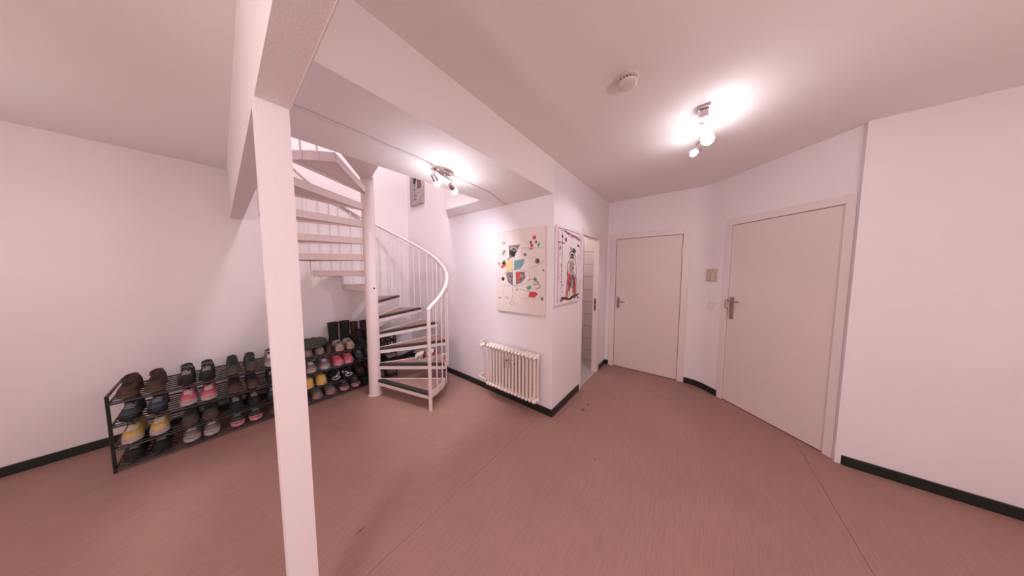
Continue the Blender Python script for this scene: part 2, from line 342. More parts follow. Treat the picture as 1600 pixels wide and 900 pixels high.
# ------------------------------------------------------------ lamps
def head(parent, piv, direction, L=.062, power=5, base=(0,0,0)):
    """spot head: metal socket cup and lit glass, on a short stem down from the bar"""
    piv = Vector(piv); d = Vector(direction).normalized(); c = piv + Vector((0, 0, -.052))
    st = MB().tube([piv, piv+Vector((0, 0, -.026)), c], .004, 6).build('stem', 'chrome', parent, smooth=True)
    cup = MB().tube([c-d*L*.55, c-d*L*.5, c-d*L*.1, c+d*L*.25, c+d*L*.3], [.010, .016, .019, .021, .021], 14).build('spot_head', 'chrome', parent, smooth=True)
    MB().tube([c+d*L*.26, c+d*L*.45, c+d*L*.8, c+d*L*.92], [.019*L/.062, .024*L/.062, .026*L/.062, .020*L/.062], 14).build('glass_shade', 'glass_lit', cup, smooth=True)
    q = c + d*(L*.92+.05); pt('spot_light_source', (base[0]+q.x, base[1]+q.y, base[2]+q.z), power, .03, LAMP_COL)
l1o = (-.405, -.995, SOF)
l1 = empty('ceiling_spot_lamp', l1o); tag(l1, 'two-spot chrome ceiling lamp on the lowered ceiling beside the stair opening', 'lamp')
mb = MB(); n = 28
prof = [(1, 0), (1, -.012), (.9, -.022), (.5, -.028)]
mb.add([(.055*r*cos(2*pi*k/n), .085*r*sin(2*pi*k/n), z) for r, z in prof for k in range(n)],
       [(i*n+k, i*n+(k+1)%n, (i+1)*n+(k+1)%n, (i+1)*n+k) for i in range(3) for k in range(n)]+[tuple(range(3*n, 4*n))])
mb.build('mounting_plate', 'bronze', l1, smooth=True)
MB().tube([(.045, -.135, -.048), (-.025, .135, -.048)], .006, 8).build('bar', 'chrome', l1, smooth=True)
MB().tube([(.01, 0, -.02), (.01, 0, -.05)], .008, 8).build('neck', 'chrome', l1, smooth=True)
head(l1, (.036, -.10, -.048), (-.35, .75, -.55), power=.8, base=l1o)
head(l1, (-.012, .085, -.048), (-.25, .80, -.50), power=1.2, base=l1o)
pt('spot_light_spill', (-.28, -1.12, 2.03), P_LAMP1, .03, (.86, .89, 1))
def spot(name, loc, target, power, ang, col, blend=.5, rad=.02):
    l = bpy.data.lights.new(name, 'SPOT'); l.energy = power; l.spot_size = R(ang); l.spot_blend = blend; l.color = col; l.shadow_soft_size = rad
    o = bpy.data.objects.new(name, l); o.location = loc; o.rotation_euler = (Vector(target)-Vector(loc)).to_track_quat('-Z', 'Y').to_euler(); C.objects.link(o)
spot('spot_beam', (-.50, -.86, 2.09), (-1.45, 0, 1.30), 33, 116, (.84, .88, 1.0), .8)
spot('spot_beam', (1.00, .50, 2.44), (0, .35, 1.1), 16, 100, (.95, .93, 1.0))
l2o = (1.125, .0, CEI)
l2 = empty('ceiling_spot_lamp', l2o); tag(l2, 'three-spot chrome bar lamp on the main ceiling near the entrance door', 'lamp')
MB().box(-.034, .034, -.075, .045, -.020, 0).build('mounting_plate', 'bronze', l2, bevel=.004)
hs = MB().box(-.026, .026, -.060, .030, -.075, -.020).build('transformer_housing', 'chrome', l2, bevel=.004)
for k in range(5): MB().box(-.018+k*.008, -.015+k*.008, -.0615, -.060, -.068, -.028).build('vent_slot', 'bronze', hs)
MB().tube([(.01, .02, -.05), (.012, .20, -.05), (-.035, .40, -.05)], .007, 8).build('bar', 'chrome', l2, smooth=True)
for y, x, dr, L_ in ((.065, .0, (.25, -.75, -.45), .092), (.22, .012, (.25, -.8, -.4), .090), (.39, -.03, (-.55, -.65, -.5), .062)):
    head(l2, (x, y, -.05), dr, L=L_, power=P_LAMP2, base=l2o)

# ------------------------------------------------------------ spiral staircase
P = (-1.949, -.958); RISE = .1915; TH0 = 15.0; DT_ = 23.9; RO = .88
st = empty('spiral_staircase', (P[0], P[1], 0)); tag(st, 'white steel spiral staircase with dark tread nosings around a thick pole', 'staircase')
MB().lathe([(.068, 0), (.068, 2.66)], 32).build('central_pole', 'steel', st, smooth=True)
MB().lathe([(.067, .0), (.076, .0), (.076, .006), (.067, .006)], 32).build('pole_foot', 'steel', st)
def pol(r, th, z): return (r*cos(R(th)), r*sin(R(th)), z)
def wedge(r0, r1, t0, t1, z0, z1, k=6):
    pts = [(r0*cos(R(t0)), r0*sin(R(t0)))]+[(r1*cos(R(t0+(t1-t0)*i/k)), r1*sin(R(t0+(t1-t0)*i/k))) for i in range(k+1)]+[(r0*cos(R(t1)), r0*sin(R(t1)))]
    return MB().prism(pts, z0, z1)
for i in range(13):
    t0 = TH0+DT_*i; t1 = t0+DT_; z = RISE*(i+1)
    # steel pan (underside and outer band), one mesh
    mb = wedge(.064, RO-.016, t0+.3, t1-.2, z-.050, z-.030)
    c0 = Vector(pol(1, t0, 0)); n0 = Vector((-c0.y, c0.x, 0)); c1 = Vector(pol(1, t1, 0)); n1 = Vector((c1.y, -c1.x, 0))
    def bar(c, nrm, r0, r1, w0, w1, z0, z1, m_):
        m_.prism([tuple((c*r0+nrm*w0)[:2]), tuple((c*r1+nrm*w0)[:2]), tuple((c*r1+nrm*w1)[:2]), tuple((c*r0+nrm*w1)[:2])], z0, z1)
    bar(c0, n0, .064, RO-.004, -.006, .006, z-.068, z-.026, mb)
    bar(c1, n1, .064, RO-.004, .000, .006, z-.062, z+.008, mb)
    # outer band following the arc
    k = 6
    for q in range(k):
        a0, a1 = R(t0+DT_*q/k), R(t0+DT_*(q+1)/k); ri, ro = RO-.012, RO-.004
        mb.prism([(ri*cos(a0), ri*sin(a0)), (ro*cos(a0), ro*sin(a0)), (ro*cos(a1), ro*sin(a1)), (ri*cos(a1), ri*sin(a1))], z-.070, z+.004)
    tr = mb.build('tread', 'steel', st)
    wedge(.066, RO-.014, t0+2.2, t1-.8, z-.030, z, 6).build('tread_covering', 'tread', tr)
    m2 = MB(); bar(c0, n0, .066 if i < 7 else .13, RO-.012, -.012, .040, z-.026, z+.003, m2)
    m2.build('nosing', 'nosing', tr, bevel=.004)
# balusters: three to a tread, the one at each front corner runs down to the tread below
RB = RO+.006
def rail_z(th): return 1.13 + (th-TH0)*RISE/DT_
for i in range(13):
    for q in range(3):
        th = TH0 + DT_*i + DT_*q/3 + (1.2 if q == 0 else 0)
        if i == 0 and q == 0: continue
        z = RISE*(i+1); zb = z-.066-(RISE if q == 0 else 0)
        MB().tube([pol(RB-.002, th, zb), pol(RB-.002, th, rail_z(th))], .0068, 6).build('baluster', 'steel', st, smooth=True)
MB().tube([pol(RB, TH0, 0), pol(RB, TH0, 1.13)], .0195, 14).build('newel_post', 'steel', st, smooth=True)
pts = [pol(RB, TH0-.4, 1.115)]+[pol(RB, TH0+2.5*k, rail_z(TH0+2.5*k)) for k in range(1, 125)]
MB().tube(pts, .0185, 10).build('handrail', 'steel', st, smooth=True)
# landing tongue from pole to the upper floor
ld = MB().prism([(.05, .055), (-.05, .055), (-.06, -.04), (0, -.07), (1.226, -.88), (1.226, -.205), (.12, .01)], 2.605, UP).build('landing', 'steel', st)
MB().tube([(.066*cos(R(5)), .066*sin(R(5)), 1.325), (.074, .005, 1.325)], .009, 10).build('bolt', 'sh_black', st)

# ------------------------------------------------------------ radiator
ra = empty('radiator', (0, 0, 0)); tag(ra, 'cream column radiator on the wall below the abstract canvas', 'radiator')
X0, X1, NS = -.815, -.105, 15; pitch = (X1-X0)/NS
sec = MB()
for y in (-.135, -.075): sec.tube([(0, y, .20), (0, y, .62)], .0125, 8)
for zc in (.185, .635):
    sg = 1 if zc > .4 else -1
    sec.tube([(0, -.165, zc), (0, -.155, zc+.004*sg), (0, -.135, zc+.012*sg), (0, -.105, zc+.006*sg), (0, -.075, zc+.012*sg), (0, -.055, zc+.004*sg), (0, -.045, zc)], [.008, .018, .0225, .019, .0225, .018, .008], 10)
    sec.tube([(-pitch/2, -.105, zc), (pitch/2, -.105, zc)], .013, 8)
s0 = sec.build('section', 'rad', ra, smooth=True); s0.location = (X0+pitch/2, 0, 0)
for k in range(1, NS):
    s_ = s0.copy(); C.objects.link(s_); s_.parent = ra; s_.location = (X0+pitch*(k+.5), 0, 0)
for zc in (.185, .635): MB().tube([(X1-.004, -.105, zc), (X1+.012, -.105, zc)], [.02, .016], 8).build('end_plug', 'rad', ra, smooth=True)
for x in (-.72, -.2): MB().box(x-.012, x+.012, -.05, 0, .20, .235).build('bracket', 'rad', ra)
MB().tube([(X0, -.105, .635), (X0-.035, -.105, .635)], [.011, .011], 8).build('valve_body', 'bronze', ra, smooth=True)
MB().tube([(X0-.020, -.105, .635), (X0-.045, -.105, .635), (X0-.05, -.105, .635)], [.016, .018, .012], 8).build('valve_nut', 'bronze', ra, smooth=True)
MB().tube([(X0-.055, -.112, .632), (X0-.062, -.135, .630), (X0-.066, -.175, .628), (X0-.066, -.185, .628)], [.018, .023, .024, .018], 14).build('thermostat_head', 'rad', ra, smooth=True)
MB().tube([(X0-.05, -.105, .640), (X0-.14, -.105, .648), (X0-.165, -.085, .648), (X0-.165, 0, .648)], .008, 8).build('supply_pipe', 'rad', ra, smooth=True)
MB().tube([(X0, -.105, .185), (X0-.03, -.105, .185)], .014, 8).build('return_valve', 'bronze', ra, smooth=True)
MB().tube([(X0-.03, -.105, .187), (X0-.16, -.105, .20), (X0-.18, -.085, .20), (X0-.18, 0, .20)], .009, 8).build('return_pipe', 'rad', ra, smooth=True)
hm = MB().box(-.475, -.445, -.185, -.155, .47, .585).build('heat_meter', 'beige', ra, bevel=.004)
MB().box(-.47, -.45, -.1865, -.185, .545, .56).build('display', 'sh_black', hm)
MB().box(-.385, -.375, -.152, -.149, .50, .53).build('fastener', 'brown', ra)

# ------------------------------------------------------------ canvases
def canvas(name, W, H, D, loc, rz, label, mats, face):
    root = empty(name, loc, rz); tag(root, label, 'painting')
    MB().box(-W/2, W/2, -D, 0, -H/2, H/2).build('canvas', face, root, bevel=.002)
    MB().box(-W/2+.001, W/2-.001, -D+.003, -.001, -H/2-.0015, H/2+.0015).build('canvas_edge', 'linen', root)
    return root
class Art:
    def __init__(s, W, H, D): s.W = W; s.H = H; s.y = -D-.0006; s.mb = MB(); s.m = []; s.n = 0; s.k = 1.0
    def mi(s, m):
        if m not in s.m: s.m.append(m)
        s.mb.cur = s.m.index(m)
    def P(s, u, v, e=0): return ((u-.5)*s.W, s.y-e, (v-.5)*s.H)
    def poly(s, pts, m):
        s.mi(m); s.n += 1; e = s.n*.000012; s.mb.add([s.P(u, v, e) for u, v in pts], [tuple(range(len(pts)))])
    def blob(s, u, v, ru, rv, m, n=18, j=0, seed=1, ang=0):
        rr = random.Random(seed); q = []
        for k in range(n):
            t_ = 2*pi*k/n; r = 1+rr.uniform(-j, j); x, y = ru*r*cos(t_), rv*r*sin(t_)
            q.append((u+(x*cos(ang)*s.W-y*sin(ang)*s.H)/s.W, v+(x*sin(ang)*s.W+y*cos(ang)*s.H)/s.H))
        s.poly(q, m)
    def line(s, pts, w, m):
        s.mi(m); s.n += 1; e = s.n*.000012
        q = [Vector(((u-.5)*s.W, (v-.5)*s.H)) for u, v in pts]; vs = []; fs = []
        for i, p in enumerate(q):
            d = q[min(i+1, len(q)-1)]-q[max(i-1, 0)]
            if d.length < 1e-6: d = Vector((1, 0))
            d.normalize(); nn = Vector((-d.y, d.x))*w*s.k/2
            vs += [(p.x+nn.x, s.y-e, p.y+nn.y), (p.x-nn.x, s.y-e, p.y-nn.y)]
        for i in range(len(q)-1): fs.append((2*i, 2*i+1, 2*i+3, 2*i+2))
        s.mb.add(vs, fs)
    def curve(s, pts, w, m, k=8):
        out = []; n = len(pts)
        for i in range(n-1):
            p0, p1, p2, p3 = pts[max(i-1, 0)], pts[i], pts[i+1], pts[min(i+2, n-1)]
            for j in range(k):
                t_ = j/k; out.append(tuple(.5*(2*p1[a]+(p2[a]-p0[a])*t_+(2*p0[a]-5*p1[a]+4*p2[a]-p3[a])*t_*t_+(3*p1[a]-p0[a]-3*p2[a]+p3[a])*t_**3) for a in (0, 1)))
        out.append(pts[-1]); s.line(out, w, m)
    def scribble(s, u, v, ru, rv, m, n=60, w=.002, seed=3):
        rr = random.Random(seed); q = []
        for k in range(n):
            t_ = rr.uniform(0, 2*pi); r = rr.uniform(.2, 1)**.6; q.append((u+ru*r*cos(t_), v+rv*r*sin(t_)))
        s.curve(q, w, m, 4)
    def build(s, parent): return s.mb.build('painted_print', s.m, parent)
# abstract canvas above the radiator
W, H, D = .655, .925, .028
cv = canvas('abstract_painting', W, H, D, (-.41, -.002, 1.523), 0, 'large cream abstract canvas with coloured shapes above the radiator', None, 'canvas')
A = Art(W, H, D)
A.poly([(.22, .50), (.36, .52), (.36, .64), (.235, .635)], 'yellow')
A.curve([(.36, .80), (.30, .74), (.28, .66), (.17, .62), (.13, .55)], .0025, 'ink')
A.poly([(.28, .82), (.53, .82), (.46, .74), (.40, .68), (.30, .66), (.29, .72)], 'grey'); A.scribble(.37, .74, .08, .07, 'ink', 90, .0028, 1); A.scribble(.40, .78, .10, .035, 'canvas', 30, .0022, 2)
A.scribble(.17, .60, .05, .045, 'ink', 50, .003, 5)
A.poly([(.40, .635), (.62, .65), (.60, .59), (.54, .54), (.40, .52)], 'teal')
A.poly([(.22, .49), (.37, .50), (.37, .34), (.30, .36), (.24, .41)], 'grey'); A.scribble(.30, .43, .06, .065, 'ink', 70, .0025, 7); A.scribble(.30, .43, .05, .06, 'canvas', 25, .002, 17)
A.poly([(.43, .50), (.62, .50), (.64, .43), (.56, .37), (.44, .34)], 'grey'); A.scribble(.53, .43, .08, .065, 'ink', 60, .0022, 8); A.scribble(.53, .43, .08, .06, 'canvas', 20, .002, 18)
A.poly([(.46, .50), (.55, .49), (.52, .44), (.55, .38), (.50, .38), (.45, .45)], 'red')
A.curve([(.15, .46), (.25, .505), (.40, .52), (.60, .52), (.72, .47), (.70, .39), (.55, .335), (.38, .335), (.25, .38)], .003, 'ink')
A.curve([(.37, .66), (.38, .50), (.36, .34), (.37, .22), (.33, .12)], .003, 'ink'); A.curve([(.37, .34), (.48, .30), (.65, .275), (.85, .265)], .0025, 'ink')
A.curve([(.13, .325), (.25, .33), (.38, .345)], .0022, 'ink'); A.curve([(.35, .15), (.39, .12), (.45, .10)], .002, 'ink'); A.curve([(.34, .13), (.30, .11), (.36, .085)], .003, 'ink')
A.curve([(.15, .28), (.15, .22), (.20, .18), (.30, .15)], .0015, 'ink')
A.curve([(.62, .68), (.56, .72), (.58, .77), (.72, .775), (.86, .765), (.98, .77)], .0025, 'ink'); A.curve([(.62, .66), (.75, .665), (.85, .67)], .0015, 'ink')
A.curve([(.72, .55), (.85, .565), (.95, .60), (.99, .64)], .002, 'ink')
for u, v, r, m in ((.81, .885, .034, 'red'), (.74, .835, .023, 'brown'), (.84, .835, .023, 'brown'), (.63, .70, .03, 'grey'), (.87, .62, .042, 'brown'), (.15, .41, .035, 'ink'), (.06, .60, .018, 'brown'),
                   (.98, .515, .018, 'grey'), (.46, .28, .02, 'orange'), (.07, .165, .022, 'orange'), (.24, .18, .016, 'green'), (.96, .195, .028, 'grey'), (.28, .655, .016, 'brown'), (.83, .415, .03, 'green')):
    A.blob(u, v, r, r*W/H, m, 16, .05, int(u*99))
A.blob(.76, .80, .030, .024, 'red', 14, .1, 4, .6); A.blob(.89, .80, .022, .024, 'teal', 14, .1, 5, -.4); A.scribble(.75, .76, .045, .008, 'ink', 14, .002, 6)
A.blob(.155, .57, .065, .018, 'red', 16, .15, 6, .3); A.blob(.17, .74, .05, .02, 'green', 14, .15, 7, .9); A.curve([(.10, .71), (.12, .75), (.22, .78), (.20, .72), (.10, .71)], .0018, 'ink')
A.scribble(.18, .855, .045, .025, 'grey', 20, .0015, 9)
A.poly([(.65, .32), (.75, .345), (.75, .30), (.69, .285)], 'green')
A.curve([(.70, .40), (.78, .415), (.86, .40), (.90, .37), (.82, .39), (.80, .35), (.88, .36), (.93, .33), (.84, .30)], .0045, 'ink')
A.poly([(.72, .265), (.84, .27), (.88, .245), (.82, .20), (.70, .205)], 'red'); A.curve([(.55, .19), (.65, .185), (.72, .20)], .002, 'ink'); A.curve([(.62, .16), (.66, .18), (.68, .20)], .0015, 'ink')
A.build(cv)
# figure canvas on the wall end, facing the hall
W, H, D = .605, .815, .026
cv = canvas('figure_painting', W, H, D, (.002, .325, 1.582), pi/2, 'canvas of a sketched standing figure in red and black, on the wall end', None, 'canvas_w')
A = Art(W, H, D)
A.k = 1.9
rr = random.Random(11)
A.curve([(.14, .955), (.3, .95), (.55, .935), (.8, .92), (.98, .90)], .004, 'brown')
for k in range(26): A.scribble(.28+k*.027, .945-k*.0022+rr.uniform(-.01, .01), .02, .014, ('brown', 'magenta', 'ink', 'magenta')[k%4], 8, .0028, 30+k)
A.curve([(.45, .905), (.7, .895), (.98, .88)], .003, 'magenta')
A.curve([(.19, .93), (.185, .80), (.19, .6), (.18, .45), (.185, .22)], .004, 'ink'); A.scribble(.19, .88, .035, .025, 'ink', 20, .003, 4)
A.blob(.33, .845, .045, .028, 'pink', 14, .25, 3); A.scribble(.33, .845, .05, .03, 'magenta', 16, .0025, 6)
for k in range(9): A.scribble(.05+k*.03, .795+rr.uniform(-.006, .006), .014, .012, 'ink', 6, .0022, 60+k)
A.blob(.17, .51, .022, .018, 'red', 10, .2, 9); A.scribble(.11, .72, .03, .03, 'ink', 14, .0018, 12)
A.scribble(.88, .80, .06, .02, 'ink', 18, .0025, 13)
# figure
A.poly([(.58, .735), (.66, .76), (.78, .735), (.76, .70), (.62, .70)], 'green'); A.blob(.54, .745, .035, .025, 'pink', 10, .25, 15)
A.scribble(.70, .72, .09, .03, 'grey', 20, .0022, 16)
A.curve([(.50, .69), (.58, .70), (.66, .695), (.74, .65), (.72, .60), (.60, .59), (.50, .62), (.49, .66), (.50, .69)], .006, 'ink'); A.scribble(.61, .645, .09, .035, 'orange', 30, .003, 18); A.scribble(.61, .64, .10, .04, 'ink', 18, .003, 19)
A.curve([(.52, .60), (.44, .55), (.40, .48), (.40, .38)], .006, 'ink'); A.curve([(.72, .60), (.78, .54), (.80, .42), (.78, .34)], .005, 'ink')
A.curve([(.55, .60), (.52, .50), (.56, .42), (.60, .38)], .004, 'ink'); A.curve([(.66, .59), (.68, .48), (.74, .36), (.70, .30)], .005, 'ink')
A.poly([(.42, .40), (.52, .42), (.54, .36), (.50, .20), (.44, .17), (.42, .28)], 'orange'); A.poly([(.55, .34), (.60, .36), (.62, .26), (.58, .20), (.54, .22)], 'green')
A.poly([(.66, .34), (.76, .35), (.80, .26), (.80, .10), (.72, .09), (.68, .22)], 'red'); A.poly([(.74, .22), (.78, .24), (.79, .10), (.745, .10)], 'brown')
A.poly([(.38, .18), (.46, .20), (.46, .08), (.38, .07)], 'orange'); A.blob(.74, .30, .07, .035, 'pink', 14, .25, 21)
for q in ([(.42, .42), (.40, .30), (.36, .12), (.33, .07)], [(.54, .40), (.54, .26), (.50, .10)], [(.64, .38), (.66, .24), (.66, .08)], [(.80, .36), (.84, .22), (.84, .08)], [(.72, .30), (.74, .16), (.74, .08)]): A.curve(q, .0055, 'ink')
A.scribble(.47, .26, .07, .14, 'red', 26, .0025, 22); A.scribble(.73, .2, .08, .12, 'orange', 26, .0025, 23)
A.curve([(.14, .05), (.3, .07), (.5, .055), (.7, .085), (.95, .10)], .010, 'brown')
for k in range(16): A.scribble(.16+k*.05, .06+rr.uniform(-.012, .025), .05, .012, 'ink' if k%2 else 'brown', 10, .004, 80+k)
for k in range(10): A.scribble(.12+rr.uniform(-.02, .1), .12+k*.045, .014, .012, 'ink', 6, .002, 100+k)
for k in range(5): A.scribble(.88, .66-k*.03, .035, .008, 'pink', 6, .0015, 120+k)
A.curve([(.97, .15), (.96, .22), (.975, .30)], .003, 'ink')
A.curve([(.03, .03), (.035, .5), (.03, .97)], .003, 'magenta'); A.curve([(.03, .97), (.5, .975), (.97, .97)], .003, 'brown'); A.curve([(.965, .5), (.97, .7), (.965, .95)], .002, 'brown')
A.poly([(.50, .60), (.70, .60), (.77, .50), (.76, .38), (.45, .40), (.42, .50)], 'canvas_w')
A.scribble(.60, .50, .13, .10, 'ink', 34, .0022, 140); A.scribble(.58, .44, .12, .10, 'orange', 16, .002, 141); A.scribble(.62, .30, .16, .16, 'ink', 30, .0018, 142); A.scribble(.45, .32, .05, .20, 'pink', 14, .002, 143)
A.scribble(.66, .715, .10, .035, 'ink', 14, .002, 144); A.curve([(.10, .80), (.10, .70), (.12, .62)], .002, 'ink'); A.curve([(.06, .92), (.05, .6), (.06, .3)], .0015, 'magenta')
A.build(cv)
# small picture high on the stair wall
W, H, D = .39, .56, .03
cv = canvas('small_painting', W, H, D, (-2.50, -.002, 2.90), 0, 'small greyish sketch picture high on the wall, cut by the ceiling edge', None, 'canvas_g')
A = Art(W, H, D)
A.poly([(.60, .94), (.90, .92), (.90, .42), (.62, .44)], 'brown'); A.scribble(.40, .72, .16, .14, 'ink', 40, .006, 41); A.curve([(.42, .65), (.40, .45), (.40, .2)], .010, 'ink')
A.curve([(.10, .30), (.25, .46), (.42, .42), (.75, .46)], .008, 'ink'); A.curve([(.12, .2), (.3, .3), (.5, .25), (.75, .30)], .005, 'ink'); A.scribble(.35, .15, .2, .05, 'ink', 12, .003, 44)
A.scribble(.62, .22, .14, .1, 'canvas', 12, .003, 45)
A.build(cv)

# ------------------------------------------------------------ shoe racks
RX0, RX1 = -2.735, -2.25
TIER = [.035, .185, .365, .545]
def rack(b0, b1, label):
    r = empty('shoe_rack', (0, 0, 0)); tag(r, label, 'shoe rack', 'two black metal shoe racks along the left wall')
    for b in (b0, b1):
        for x in (RX0, RX1): MB().tube([(x, b, 0), (x, b, .60)], .009, 8).build('upright', 'rack', r, smooth=True)
        MB().tube([(RX0, b, .595), (RX1, b, .595)], .009, 8).build('top_tube', 'rack', r, smooth=True)
    for z in TIER:
        mb = MB(); mb.tube([(RX1, b0, z-.012), (RX1, b1, z-.012)], .008, 8); mb.tube([(RX0, b0, z-.012), (RX0, b1, z-.012)], .008, 8)
        for b in (b0, b1): mb.tube([(RX0, b, z-.012), (RX1, b, z-.012)], .007, 6)
        sh = mb.build('shelf', 'rack', r, smooth=True)
        for k in range(8):
            x = RX0+(RX1-RX0)*(k+.5)/8; MB().tube([(x, b0, z-.006), (x, b1, z-.006)], .005, 5).build('shelf_rod', 'rack', sh, smooth=True)
    return r
rack(-1.575, -.555, 'black metal four-tier shoe rack packed with shoes behind the stair pole')
rack(-2.66, -1.605, 'black metal four-tier shoe rack left of the doorway post')

# ------------------------------------------------------------ shoes
def foot_loft(L, Wd, Hh, Ht, z0, toe=.5, n=12, K=14):
    """closed upper loft; heel at x=0, toe at x=L"""
    vs = []; K = K
    st_ = []
    for i in range(K+1):
        t_ = i/K
        w_ = Wd/2*(.74+.10*cos(pi*min(t_/.35, 1)) + .26*math.exp(-((t_-.70)/.26)**2)) * (math.sin(min(1, (t_+.012)/.10)*pi/2)**.6) * (max(0, 1-max(0, (t_-.80)/.205)**2.2)**.55)
        h_ = (Hh if t_ < .30 else Hh+(Ht-Hh)*min(1, (t_-.30)/.42)**1.1) * (math.sin(min(1, (t_+.03)/.07)*pi/2)**.4) * (max(0.02, 1-max(0, (t_-.78)/.225)**2.4)**.6)
        st_.append((t_*L, max(w_, .004), max(h_, .004)))
    for x, w_, h_ in st_:
        for k in range(n+1):
            a = pi*k/n; vs.append((x, w_*(abs(cos(a))**.75)*(1 if cos(a) >= 0 else -1), z0+h_*(sin(a)**.62)))
    m = n+1; fs = []
    for i in range(K):
        for k in range(n): fs.append((i*m+k, i*m+k+1, (i+1)*m+k+1, (i+1)*m+k))
        fs.append((i*m+n, i*m, (i+1)*m, (i+1)*m+n))
    fs.append(tuple(range(m))); fs.append(tuple(reversed(range(K*m, K*m+m))))
    return vs, fs, st_
def shoe_meshes(L, Wd, Hh, Ht, up, sole, lin, lace, style):
    """list of (name, MB, material)"""
    out = []; zs = .022 if style != 'flat' else .012
    vs, fs, st_ = foot_loft(L, Wd, Hh, Ht, zs)
    # sole following the outline, slightly proud
    ol = [(x, w_*1.06) for x, w_, h_ in st_]
    pts = [(ol[0][0]-.004, 0)]+[(x, w_) for x, w_ in ol]+[(ol[-1][0]+.005, 0)]+[(x, -w_) for x, w_ in reversed(ol)]
    out.append(('sole', MB().prism(pts, 0, zs+.006), sole))
    out.append(('upper', MB().add(vs, fs), up))
    if style in ('sneaker', 'flat', 'open', 'swirl'):
        # collar and dark opening
        x0, x1 = .045*L, (.58 if style == 'sneaker' else .50 if style != 'open' else .55)*L; cx, rx = (x0+x1)/2, (x1-x0)/2; ry = Wd*.27
        q = []; rg = []
        for k in range(18):
            a = 2*pi*k/18; x = cx+rx*cos(a); z = zs+(Hh if x < .30*L else Hh+(Ht-Hh)*min(1, (x/L-.30)/.42)**1.1)
            rg.append((x, ry*sin(a), z+.004*(1 if cos(a) < 0 else .4)))
        out.append(('collar', MB().tube(rg+[rg[0]], .0065, 6, cap=False), up))
        out.append(('lining', MB().add([(x, y, z+.0005) for x, y, z in rg], [tuple(range(18))]), lin))
    if style in ('sneaker',):
        mb = MB()
        for k in range(4):
            x = L*(.56+.06*k); t_ = x/L; h_ = Hh+(Ht-Hh)*min(1, (t_-.30)/.42)**1.1; w_ = Wd*.21
            sgn = 1 if k % 2 else -1
            mb.tube([(x, -w_, zs+h_*.93), (x+.006, 0, zs+h_+.004), (x+.006*sgn, w_, zs+h_*.93)], .0058, 5)
        mb.tube([(L*.48, 0, zs+Hh+.0), (L*.46, .022, zs+Hh+.006), (L*.50, .032, zs+Hh-.012)], .0028, 5); mb.tube([(L*.48, 0, zs+Hh), (L*.46, -.022, zs+Hh+.006), (L*.50, -.032, zs+Hh-.012)], .0028, 5)
        out.append(('laces', mb, lace))
        x = L*.86; out.append(('toe_cap', MB().tube([(L*.80, -Wd*.40, zs+.012), (L*.93, -Wd*.28, zs+.016), (L*.985, 0, zs+.018), (L*.93, Wd*.28, zs+.016), (L*.80, Wd*.40, zs+.012)], .006, 6), sole))
    if style == 'swirl':
        mb = MB()
        for k in (-1, 1):
            mb.tube([(L*(.55+.44*i/10), k*Wd*(.42*(1-(i/10)**3.2)) if k > 0 else -Wd*.40*(1-(i/10)**3)*cos(i*.42), zs+Ht*(.60+.34*sin(i*.62)*(1 if k > 0 else -1))) for i in range(11)], .0055, 6)
        mb.tube([(L*.99+.004, Wd*.34*cos(2*pi*i/12), zs+Ht*.42+Ht*.30*sin(2*pi*i/12)) for i in range(13)], .004, 6, cap=False)
        out.append(('trim_band', mb, lace))
    if style == 'open':
        out.append(('strap', MB().tube([(L*.60, -Wd*.46, zs+.02), (L*.58, -Wd*.25, zs+Ht*1.06), (L*.58, Wd*.25, zs+Ht*1.06), (L*.60, Wd*.46, zs+.02)], .009, 6), up))
    return out
def make_shoe(name, cat, label, group, meshes):
    r = empty(name); tag(r, label, cat, group)
    for nm, mb, mt in meshes: mb.build(nm, mt, r, smooth=True)
    return r
def copy_thing(r, label):
    c = r.copy(); C.objects.link(c); c['label'] = label
    for ch in [x for x in bpy.data.objects if x.parent == r]:
        d = ch.copy(); C.objects.link(d); d.parent = c
    return c
def pair(kind, cat, what, where, group, meshes, x_front, bL, bR, z, toes_out=True, L=.27, jit=4):
    """bL is the shoe further left in the photo (smaller b)"""
    rr = random.Random(int(abs(bL)*1000)); rL = make_shoe(kind, cat, f'{what}, left one of pair, {where}', group, meshes)
    rR = copy_thing(rL, f'{what}, right one of pair, {where}')
    for o, b in ((rL, bL), (rR, bR)):
        rz = (0 if toes_out else pi) + R(rr.uniform(-jit, jit))
        o.rotation_euler = (0, 0, rz); o.location = (x_front-(L if toes_out else 0), b, z+.001)
    rR.scale = (1, -1, 1)
    return rL, rR
XF = -2.27
SM = shoe_meshes
G = 'shoes on the rack behind the stair pole'
T = [z+.001 for z in TIER]
# bottom tier
pair('sneaker', 'shoe', 'dusty grey lace-up sneaker', 'bottom tier near the post', G, SM(.28, .105, .102, .056, 'sh_grey', 'sh_rose', 'lining', 'lace_grey', 'sneaker'), XF, -1.44, -1.325, T[0], L=.28)
pair('sneaker', 'shoe', 'dark running shoe with thick pink sole', 'bottom tier', G, SM(.28, .105, .102, .056, 'sh_dgrey', 'so_pink', 'lining', 'lace_grey', 'sneaker'), XF+.01, -1.175, -1.06, T[0], L=.28)
pair('dress_shoe', 'shoe', 'black low shoe', 'bottom tier beside the stair pole', G, SM(.27, .10, .09, .06, 'sh_black', 'so_black', 'lining', 'so_black', 'flat'), XF-.01, -.94, -.83, T[0])
